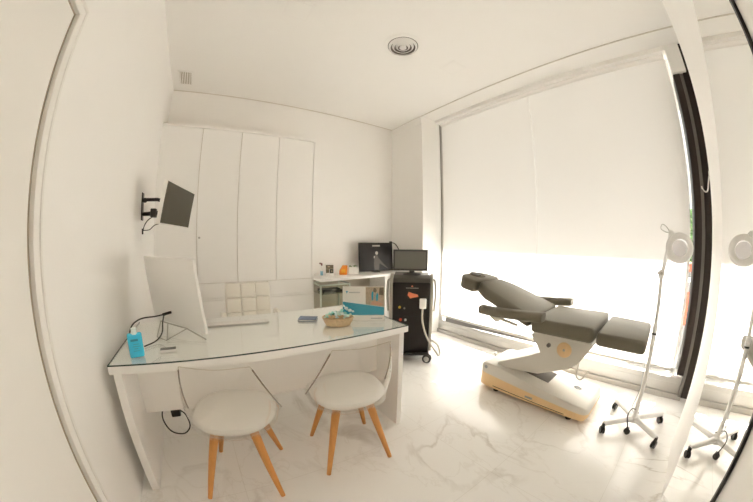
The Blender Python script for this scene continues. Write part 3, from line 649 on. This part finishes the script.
for k, ((sx, sy, sz), cn) in enumerate(zip(spots, cols)):
    p = rotz(R(-25)) @ Vector((sx, sy*1.35, sz+0.012*(k % 2)))
    where = ('left end', 'left side', 'middle', 'right side', 'right end')[min(4, int((sx+0.08)/0.035))]; dep = 'back' if sy > 0 else 'front'
    o = thing('wrapped_sweet', '%s wrapped sweet at the %s %s of the wicker basket%s' % (nm[cn], dep, where, ', on top' if sz > 0.075 else ''), 'sweet', (bx+p.x, by+p.y, DZ+p.z), random.uniform(0, 3), 'wrapped sweets in the basket')
    MB().ball((0, 0, 0), 0.0125, 10, (1.1, 0.85, 0.8)).build('wrapper', M[cn], o)
    tilt_ = Matrix.Rotation(random.uniform(0.4, 0.9)*random.choice((-1, 1)), 4, 'Y')
    for s_ in (-1, 1): MB().loft([[(s_*0.011, 0.003*math.cos(a), 0.003*math.sin(a)) for a in (0, 1.57, 3.14, 4.71)], [(s_*0.028, 0.015*math.cos(a), 0.008*math.sin(a)) for a in (0, 1.57, 3.14, 4.71)]], mx=tilt_).build('twisted_end', M[cn], o)

# leaflet stand
A_, B_ = Vector((0.822, 1.635, 0)), Vector((1.070, 1.487, 0)); ang = math.atan2(B_.y-A_.y, B_.x-A_.x)
t = thing('leaflet_stand', 'clear stand with a blue and white leaflet at the desk end', 'leaflet stand', (*((A_+B_)/2).xy, DZ), ang)
tb = Matrix.Rotation(R(-8), 4, 'X') @ Matrix.Diagonal((1, 1, 1.12, 1))
MB().box(-0.145, 0.145, -0.0060, -0.0045, 0.002, 0.215, mx=tb).box(-0.145, 0.145, 0.0, 0.0015, 0.002, 0.215, mx=tb).box(-0.145, 0.145, -0.006, 0.085, 0.0, 0.003).build('holder', M['acryl'], t)
MB().box(-0.140, 0.140, -0.004, -0.001, 0.036, 0.210, mx=tb).build('leaflet', M['paper'], t)
MB().box(-0.140, 0.140, -0.004, -0.001, 0.004, 0.034, mx=tb).build('lower_leaflet', M['paper'], t)
MB().prism([(-0.139, 0.037), (0.139, 0.037), (0.139, 0.085), (-0.139, 0.118)], 'y', -0.0044, -0.0040, mx=tb).build('blue_band', M['cyan'], t)
MB().prism([(0.015, 0.102), (0.139, 0.087), (0.139, 0.206), (0.015, 0.206)], 'y', -0.0043, -0.0040, mx=tb).build('photo_print', M['printtan'], t)
pp = MB(); pp.prism([(0.055, 0.125), (0.066, 0.128), (0.068, 0.175), (0.060, 0.182), (0.053, 0.165)], 'y', -0.0046, -0.0043, mx=tb); pp.prism([(0.085, 0.122), (0.098, 0.125), (0.100, 0.165), (0.090, 0.172), (0.083, 0.150)], 'y', -0.0046, -0.0043, mx=tb)
pp.build('printed_clothing', M['cyan'], t)
MB().prism([(0.050, 0.103), (0.060, 0.098), (0.120, 0.094), (0.130, 0.104), (0.095, 0.120), (0.060, 0.122)], 'y', -0.0046, -0.0043, mx=tb).prism([(0.045, 0.130), (0.052, 0.130), (0.053, 0.175), (0.046, 0.170)], 'y', -0.0046, -0.0043, mx=tb).build('printed_skin', M['skin'], t)
MB().prism([(0.066, 0.178), (0.080, 0.172), (0.090, 0.182), (0.084, 0.200), (0.068, 0.200)], 'y', -0.0046, -0.0043, mx=tb).prism([(0.105, 0.16), (0.136, 0.155), (0.136, 0.203), (0.108, 0.203)], 'y', -0.0046, -0.0043, mx=tb).build('printed_dark', M['printdk'], t)
MB().prism([(-0.120, 0.182), (-0.112, 0.166), (-0.104, 0.182)][::-1], 'y', -0.0046, -0.0040, mx=tb).build('logo', M['cyan'], t)
tx = MB(); x = -0.098
for wd in (0.006, 0.005, 0.007, 0.005, 0.006, 0.006, 0.005, 0.007, 0.006, 0.005): tx.box(x, x+wd, -0.0045, -0.0040, 0.170, 0.177, mx=tb); x += wd+0.0018
ty = MB()
for k in range(7): ty.box(0.052+0.011*k, 0.060+0.011*k, -0.0045, -0.0040, 0.014, 0.020, mx=tb)
ty.build('foot_lettering', M['ink'], t)
tx.build('lettering', M['ink'], t)

# ================================================================== wall screen on its bracket
t = thing('wall_screen', 'small screen with white bezel on a black bracket, left wall', 'monitor', (XL, 2.49, 1.58))
o3 = Vector((XL, 2.49, 1.58))
q = [Vector(v)-o3 for v in ((-0.309, 2.137, 1.715), (-0.142, 2.678, 1.705), (-0.193, 2.686, 1.394), (-0.36, 2.144, 1.405))]
ex = (q[1]-q[0]).normalized(); ez = (q[0]-q[3]); ez = (ez-ex*ez.dot(ex)).normalized(); ey = ez.cross(ex); cc = sum(q, Vector())/4
mx = frame(cc, ex, ey, ez); hw, hh = 0.2835, 0.156
MB().box(-hw, hw, 0.001, 0.035, -hh, hh, 0.006, 2, mx=mx).build('case', M['plastic'], t, 'white casing')
MB().box(-hw+0.004, hw-0.004, -0.001, 0.004, -hh+0.012, hh-0.003, mx=mx).build('screen_face', M['tvscreen'], t, 'dark olive switched-off screen')
MB().box(0.0, 0.008, -0.030, 0.030, -0.125, 0.095, 0.002, 1).build('wall_plate', M['black'], t)
cb_ = mx @ Vector((0, 0.035, 0.02)); cl = mx @ Vector((0, 0.035, -0.06))
MB().tube([(0.0, 0.0, 0.040), (0.13, -0.01, 0.042), (cb_.x, cb_.y, cb_.z)], 0.015, 10).tube([(0.008, 0, 0.035), (0.03, -0.015, 0.035)], 0.020, 12).build('upper_arm', M['black'], t)
MB().tube([(0.0, 0.0, -0.075), (0.06, -0.03, -0.075), (0.12, -0.045, -0.07), (cl.x, cl.y, cl.z)], [0.016, 0.02], 10).box(0.085, 0.135, -0.075, -0.02, -0.105, -0.035, 0.008, 2).build('lower_arm', M['black'], t)
MB().tube([(0.10, -0.05, -0.10), (0.06, -0.05, -0.13), (0.03, -0.03, -0.17), (0.012, 0.0, -0.215)], 0.004, 8, smooth=5).build('cable', M['black'], t)
MB().tube([(0.012, 0.0, -0.205), (0.08, -0.06, -0.20), (0.15, -0.15, -0.165), (cl.x-0.01, cl.y-0.12, cl.z-0.075)], 0.0035, 8, smooth=5).build('cable', M['black'], t)
MB().tube([(0.006, 0.0, -0.19), (0.006, 0.0, -0.235)], 0.011, 10).build('plug', M['black'], t)
MB().box(0.0, 0.006, -0.03, 0.04, -0.30, -0.18, 0.002, 1).build('socket_plate', M['wall'], t)

# ================================================================== treatment bench
t = thing('treatment_bench', 'taupe padded treatment bench on a beige tilting base', 'treatment bench', (2.24, 0.80, 0))
bx, by = 2.24, 0.80
def L_(p): return (p[0]-bx, p[1]-by, p[2])
def pad(name, prof_top, prof_bot, wfun, bev=0.022, nm_m='taupe', lab=None):
    """cushion: top and bottom profile points (y,z) with half width given along it"""
    ringsP = []
    n = len(prof_top)
    for (yt, zt), (yb, zb), wv in zip(prof_top, prof_bot, wfun):
        ring = []
        b = bev
        d = Vector((0, yt-yb, zt-zb)).normalized(); c0 = Vector((0, yt, zt)); c1 = Vector((0, yb, zb)); h = (c0-c1).length
        for (sx, a0) in ((1, 0), (1, 1), (-1, 1), (-1, 0)):
            for k in range(5):
                ph = (math.pi/2)*k/4
                if (sx, a0) == (1, 0): px, pz = wv-b+b*math.cos(ph-math.pi/2), h-b-b*math.sin(ph-math.pi/2)   # lower? handled below
                if (sx, a0) == (1, 0): px, pz = wv-b+b*math.sin(ph), b-b*math.cos(ph)
                if (sx, a0) == (1, 1): px, pz = wv-b+b*math.cos(ph), h-b+b*math.sin(ph)
                if (sx, a0) == (-1, 1): px, pz = -wv+b-b*math.sin(ph), h-b+b*math.cos(ph)
                if (sx, a0) == (-1, 0): px, pz = -wv+b-b*math.cos(ph), b-b*math.sin(ph)
                crown = 0.008*(1-(px/wv)**2) if pz > h*0.6 else 0
                p = c1+d*(pz+crown); ring.append((p.x+px, p.y-by, p.z))
        ringsP.append(ring)
    return MB().loft(ringsP).build(name, M[nm_m], t, lab)
def roundends(y0, z0, y1, z1, th, w0, w1, n=10, r=0.028, wend=None):
    """straight padded slab from (y0,z0) to (y1,z1) along its mid-bottom line"""
    d = Vector((y1-y0, z1-z0)); L = d.length; d.normalize(); nn = Vector((-d.y, d.x));
    if nn.y < 0: nn = -nn
    tp, bt, wf = [], [], []
    ss = [0, r*0.12, r*0.35, r*0.7, r] + [r+(L-2*r)*k/n for k in range(1, n)] + [L-r, L-r*0.7, L-r*0.35, L-r*0.12, L]
    for s_ in ss:
        e = min(s_, L-s_); ins = 0
        if e < r: ins = r-math.sqrt(max(0, r*r-(r-e)**2))
        f_ = s_/L; wv = w0+(w1-w0)*f_
        if wend: wv = wend(f_)
        b0 = Vector((y0, z0))+d*s_+nn*ins*0.8; t0 = Vector((y0, z0))+d*s_+nn*(th-ins*0.8)
        bt.append((b0.x, b0.y)); tp.append((t0.x, t0.y)); wf.append(wv-ins)
    return tp, bt, wf
a = roundends(0.865, 0.640, 0.390, 0.645, 0.105, 0.295, 0.295); pad('seat_cushion', *a)
a = roundends(0.375, 0.640, 0.040, 0.630, 0.090, 0.290, 0.275); pad('leg_cushion', *a)
a = roundends(0.895, 0.655, 1.470, 0.850, 0.098, 0, 0, wend=lambda f: 0.275-0.05*f if f < 0.8 else 0.235-0.35*(f-0.8)); pad('back_cushion', *a)
def headw(f): return 0.135+0.055*math.sqrt(max(0.0, 1-(abs(f-0.4)/0.62)**2))-0.05*max(0, f-0.7)
a = roundends(1.474, 0.838, 1.705, 0.876, 0.112, 0, 0, wend=lambda f: 0.205*math.sqrt(max(0.04, 1-(max(0, f-0.45)/0.62)**2))); hd = pad('head_cushion', *a)
# face hole with padded rim
sl = math.atan2(0.042, 0.251)
mxh = T(2.24-bx, 1.585-by, 0.977) @ Matrix.Rotation(sl, 4, 'X')
ring = [(0.058*math.cos(6.2832*k/28), 0.075*math.sin(6.2832*k/28), 0.0) for k in range(29)]
MB().tube(ring, 0.009, 8, mx=mxh).build('face_ring', M['taupe'], hd)
MB().loft([[(0.026*math.cos(6.2832*k/24)*s_, 0.036*math.sin(6.2832*k/24)*s_, z) for k in range(24)] for s_, z in ((1, -0.004), (1, 0.006), (0.9, 0.006), (0.02, 0.004))], mx=mxh).build('face_slot', M['black'], hd)
for sx in (-1, 1):
    x = 2.24+sx*0.345-bx
    rr = []
    pts_ = [(1.285, 0.738), (1.275, 0.738), (1.20, 0.737), (1.02, 0.745), (0.86, 0.756), (0.77, 0.765), (0.745, 0.768)]
    for i, (yy, zz) in enumerate(pts_):
        s_ = 0.93 if i in (0, len(pts_)-1) else 1.0; wv, hv = 0.046*s_, 0.036*s_
        rr.append([(x+wv*math.copysign(abs(math.cos(q_))**0.6, math.cos(q_)), yy-by, zz+0.012+hv*math.copysign(abs(math.sin(q_))**0.6, math.sin(q_))) for q_ in [6.2832*k/20 for k in range(20)]])
    MB().loft(rr).build('armrest', M['taupe'], t)
    MB().prism([(1.19-by, 0.71), (1.06-by, 0.72), (1.12-by, 0.675)], 'x', x-0.025*1, x+0.025, 0.003, 1).tube([(x-sx*0.01, 1.10-by, 0.70), (x-sx*0.07, 0.98-by, 0.66)], 0.012, 10).build('armrest_bracket', M['benchbody'], t)
# under-frame
MB().box(-0.23, 0.23, 0.40-by, 0.86-by, 0.615, 0.640, 0.004, 1).build('seat_plate', M['benchbody'], t)
MB().box(-0.18, 0.18, -0.17, 0.17, -0.008, 0.006, mx=T(0, 1.13-by, 0.718) @ Matrix.Rotation(R(20.5), 4, 'X')).build('back_plate', M['benchbody'], t)
MB().box(-0.20, 0.20, 0.06-by, 0.36-by, 0.612, 0.630, 0.004, 1).build('leg_plate', M['benchbody'], t)
# tilting link and bracket
lk = [(1.17, 0.235), (1.10, 0.235), (0.80, 0.275), (0.56, 0.385), (0.49, 0.44), (0.40, 0.60), (0.42, 0.615), (0.86, 0.615), (0.90, 0.585), (0.83, 0.50), (0.80, 0.455), (1.17, 0.27)]
MB().prism([(y-by, z) for y, z in lk], 'x', -0.185, 0.185, 0.006, 2).build('lift_arm', M['benchbody'], t)
mxd = T(-0.186, 0.61-by, 0.525) @ Matrix.Rotation(R(-90), 4, 'Y')
MB().lathe([(0.0005, 0), (0.058, 0), (0.058, 0.006), (0.054, 0.009), (0.0005, 0.009)], 32, mx=mxd).build('pivot_cover', M['veneer'], t, 'round pale wood pivot cover')
MB().lathe([(0.0005, 0.009), (0.010, 0.009), (0.008, 0.012), (0.0005, 0.012)], 16, mx=mxd).build('pivot_bolt', M['steel'], t)
MB().lathe([(0.0005, 0), (0.017, 0), (0.015, 0.018), (0.0005, 0.020)], 18, mx=T(-0.186, 0.735-by, 0.535) @ Matrix.Rotation(R(-90), 4, 'Y')).build('knob', mat('knob_grey', (0.12, 0.11, 0.10), 0.4), t)
MB().tube([(-0.12, 0.50-by, 0.44), (-0.12, 0.50-by, 0.33), (-0.12, 0.47-by, 0.30), (-0.12, 0.44-by, 0.33), (-0.12, 0.42-by, 0.39)], 0.006, 8, smooth=4).build('release_lever', M['steel'], t)
# base: wedge shell with wood skirt
def basering(y, zt, zb, hw_, b): 
    return [(-hw_, y-by, zb), (-hw_, y-by, zt-b), (-hw_+b*0.3, y-by, zt-b*0.3), (-hw_+b, y-by, zt), (hw_-b, y-by, zt), (hw_-b*0.3, y-by, zt-b*0.3), (hw_, y-by, zt-b), (hw_, y-by, zb)]
prof_ = [(1.33, 0.185, 0.155, 0.16), (1.32, 0.215, 0.155, 0.195), (1.295, 0.240, 0.155, 0.222), (1.25, 0.255, 0.153, 0.235), (1.15, 0.250, 0.148, 0.24), (0.90, 0.212, 0.128, 0.24), (0.65, 0.176, 0.108, 0.24), (0.46, 0.152, 0.094, 0.24), (0.37, 0.141, 0.088, 0.235), (0.345, 0.128, 0.086, 0.22), (0.325, 0.108, 0.085, 0.19)]
MB().loft([basering(y, zt, zb, h_, 0.028 if 0.4 < y < 1.3 else 0.015) for y, zt, zb, h_ in prof_]).build('base_shell', M['benchbody'], t)
MB().loft([[(-h_+0.001, y-by, 0.035+(0.02 if y in (1.33, 0.325) else 0)), (-h_+0.001, y-by, zb), (h_-0.001, y-by, zb), (h_-0.001, y-by, 0.035+(0.02 if y in (1.33, 0.325) else 0))] for y, zt, zb, h_ in prof_]).build('base_skirt', M['veneer'], t, 'pale wood skirt')
MB().prism([(1.16-by, 0.056), (0.50-by, 0.046), (0.50-by, 0.050), (1.16-by, 0.060)], 'x', -0.2415, -0.2385).build('skirt_groove', M['black'], t)
MB().box(-0.2425, -0.2385, 0.78-by, 0.845-by, 0.070, 0.085).build('maker_badge', M['ink'], t, 'tiny grey badge')
MB().lathe([(0.0005, 0), (0.016, 0), (0.014, 0.004), (0.0005, 0.005)], 16, mx=T(-0.236, 1.255-by, 0.212) @ Matrix.Rotation(R(-90), 4, 'Y')).build('shell_bolt', M['ink'], t)
MB().loft([[(0.0+0.024*math.cos(6.2832*k/24)*s_, 0.035*math.sin(6.2832*k/24)*s_, z) for k in range(24)] for s_, z in ((1, 0.0), (1, 0.004), (0.03, 0.004))], mx=T(0.03, 0.50-by, 0.1555) @ Matrix.Rotation(R(8), 4, 'X')).build('cable_port', M['black'], t, 'black oval opening')
MB().prism([(1.0-by, 0.226), (0.72-by, 0.186), (0.72-by, 0.190), (1.0-by, 0.230)], 'x', -0.10, 0.10).build('lift_slot', mat('slot_brown', (0.10, 0.085, 0.065), 0.6), t)
for sx in (-0.16, 0.16):
    for yy in (1.15, 0.47): MB().lathe([(0.0005, 0), (0.025, 0), (0.025, 0.037), (0.0005, 0.037)], 16, c=(sx-0.03 if sx < 0 else sx+0.03, yy-by, 0)).build('foot', M['black'], t)

# foot pedal lead lying by the bench
t = thing('hook_bracket', 'small steel fitting behind the head end of the bench base', 'fitting', (2.36, 1.38, 0))
MB().tube([(0, 0, 0), (0, 0, 0.20)], 0.008, 8).box(-0.02, 0.02, -0.02, 0.02, 0, 0.006).box(-0.03, 0.03, -0.01, 0.01, 0.195, 0.21, 0.003, 1).build('rod', M['steel'], t)

# ================================================================== magnifier lamp
lx, ly = 2.20, 0.0
t = thing('magnifier_lamp', 'white magnifying lamp on a castor stand by the mirror', 'lamp', (lx, ly, 0))
for k, (cx, cy) in enumerate(((-0.19, 0.19), (-0.17, -0.19), (0.18, -0.20), (0.20, 0.18))):
    MB().tube([(0, 0, 0.085), (cx*0.5, cy*0.5, 0.084), (cx, cy, 0.080)], [0.024, 0.021, 0.018], 10).build('base_arm', M['lampwhite'], t)
    castor(t, cx, cy, 0.027, 0.013, random.uniform(0, 3), hub=None, gap_=0.010, zt=0.082)
castor(t, -0.10, 0.02, 0.022, 0.010, 0.5, hub=None, gap_=0.010, zt=0.05)
MB().tube([(-0.10, 0.02, 0.045), (-0.08, 0.05, 0.13), (-0.03, 0.03, 0.17), (0.02, -0.02, 0.12)], 0.004, 6, smooth=5).build('castor_lead', M['black'], t)
MB().lathe([(0.0005, 0.06), (0.036, 0.06), (0.036, 0.10), (0.020, 0.12), (0.0005, 0.12)], 20).build('hub', M['lampwhite'], t)
MB().tube([(0, 0, 0.10), (0, 0.006, 0.72)], 0.0155, 14).build('lower_pole', M['lampwhite'], t)
MB().tube([(0, 0.006, 0.70), (0, 0.006, 0.78)], 0.017, 14).build('pole_collar', M['lampwhite'], t); MB().tube([(0, 0.006, 0.715), (0, 0.006, 0.728)], 0.0175, 14).build('collar_band', M['black'], t)
MB().tube([(0, 0.006, 0.75), (0, 0.006, 1.10)], 0.0125, 12).build('upper_pole', M['lampwhite'], t)
jn = MB(); jn.tube([(-0.02, 0.006, 1.12), (0.02, 0.006, 1.12)], 0.024, 14); jn.tube([(0, 0.006, 1.085), (0, 0.006, 1.12)], 0.016, 12); jn.build('elbow_joint', M['lampwhite'], t)
MB().tube([(-0.035, 0.03, 1.12), (0.035, 0.03, 1.12)], 0.006, 10).tube([(-0.024, 0.006, 1.12), (-0.022, 0.006, 1.12)], 0.010, 10).build('joint_screw', M['steel'], t)
MB().tube([(0, 0.0, 1.12), (0, -0.045, 1.37)], 0.013, 12).tube([(0.016, 0.004, 1.13), (0.016, -0.038, 1.36)], 0.004, 8).build('spring_arm', M['lampwhite'], t)
MB().tube([(-0.02, -0.047, 1.38), (0.02, -0.047, 1.38)], 0.018, 12).tube([(0, -0.047, 1.38), (-0.02, -0.075, 1.345)], 0.014, 10).build('head_joint', M['lampwhite'], t)
MB().tube([(0, -0.04, 1.385), (0, -0.015, 1.42), (0, 0.012, 1.432), (0.0, 0.02, 1.405), (0, -0.01, 1.385), (0, -0.04, 1.38)], 0.003, 8, smooth=5).build('cable_loop', M['steel'], t)
hc = Vector((-0.035, -0.105, 1.285)); hn = Vector((-0.90, -0.22, 0.10)).normalized(); uu = Vector((0, 0, 1)); hx = uu.cross(hn).normalized(); hy = hn.cross(hx)
mxl = frame(hc, hx, hy, hn)
hd = MB().lathe([(0.054, 0.018), (0.072, 0.022), (0.090, 0.014), (0.096, 0.0), (0.090, -0.022), (0.070, -0.030), (0.054, -0.028), (0.054, 0.018)], 36, mx=mxl, caps=False).build('lamp_head', M['lampwhite'], t)
MB().lathe([(0.0005, 0.010), (0.03, 0.006), (0.053, 0.0), (0.053, -0.004), (0.03, -0.010), (0.0005, -0.014)], 32, mx=mxl).build('lens', M['lens'], hd, 'round magnifying lens')
MB().tube([(0.012, 0.012, 0.72), (0.02, 0.03, 0.5), (0.015, 0.02, 0.30), (0.03, 0.04, 0.15), (0.02, 0.01, 0.11)], 0.003, 6, smooth=5).build('cable', M['ink'], t)
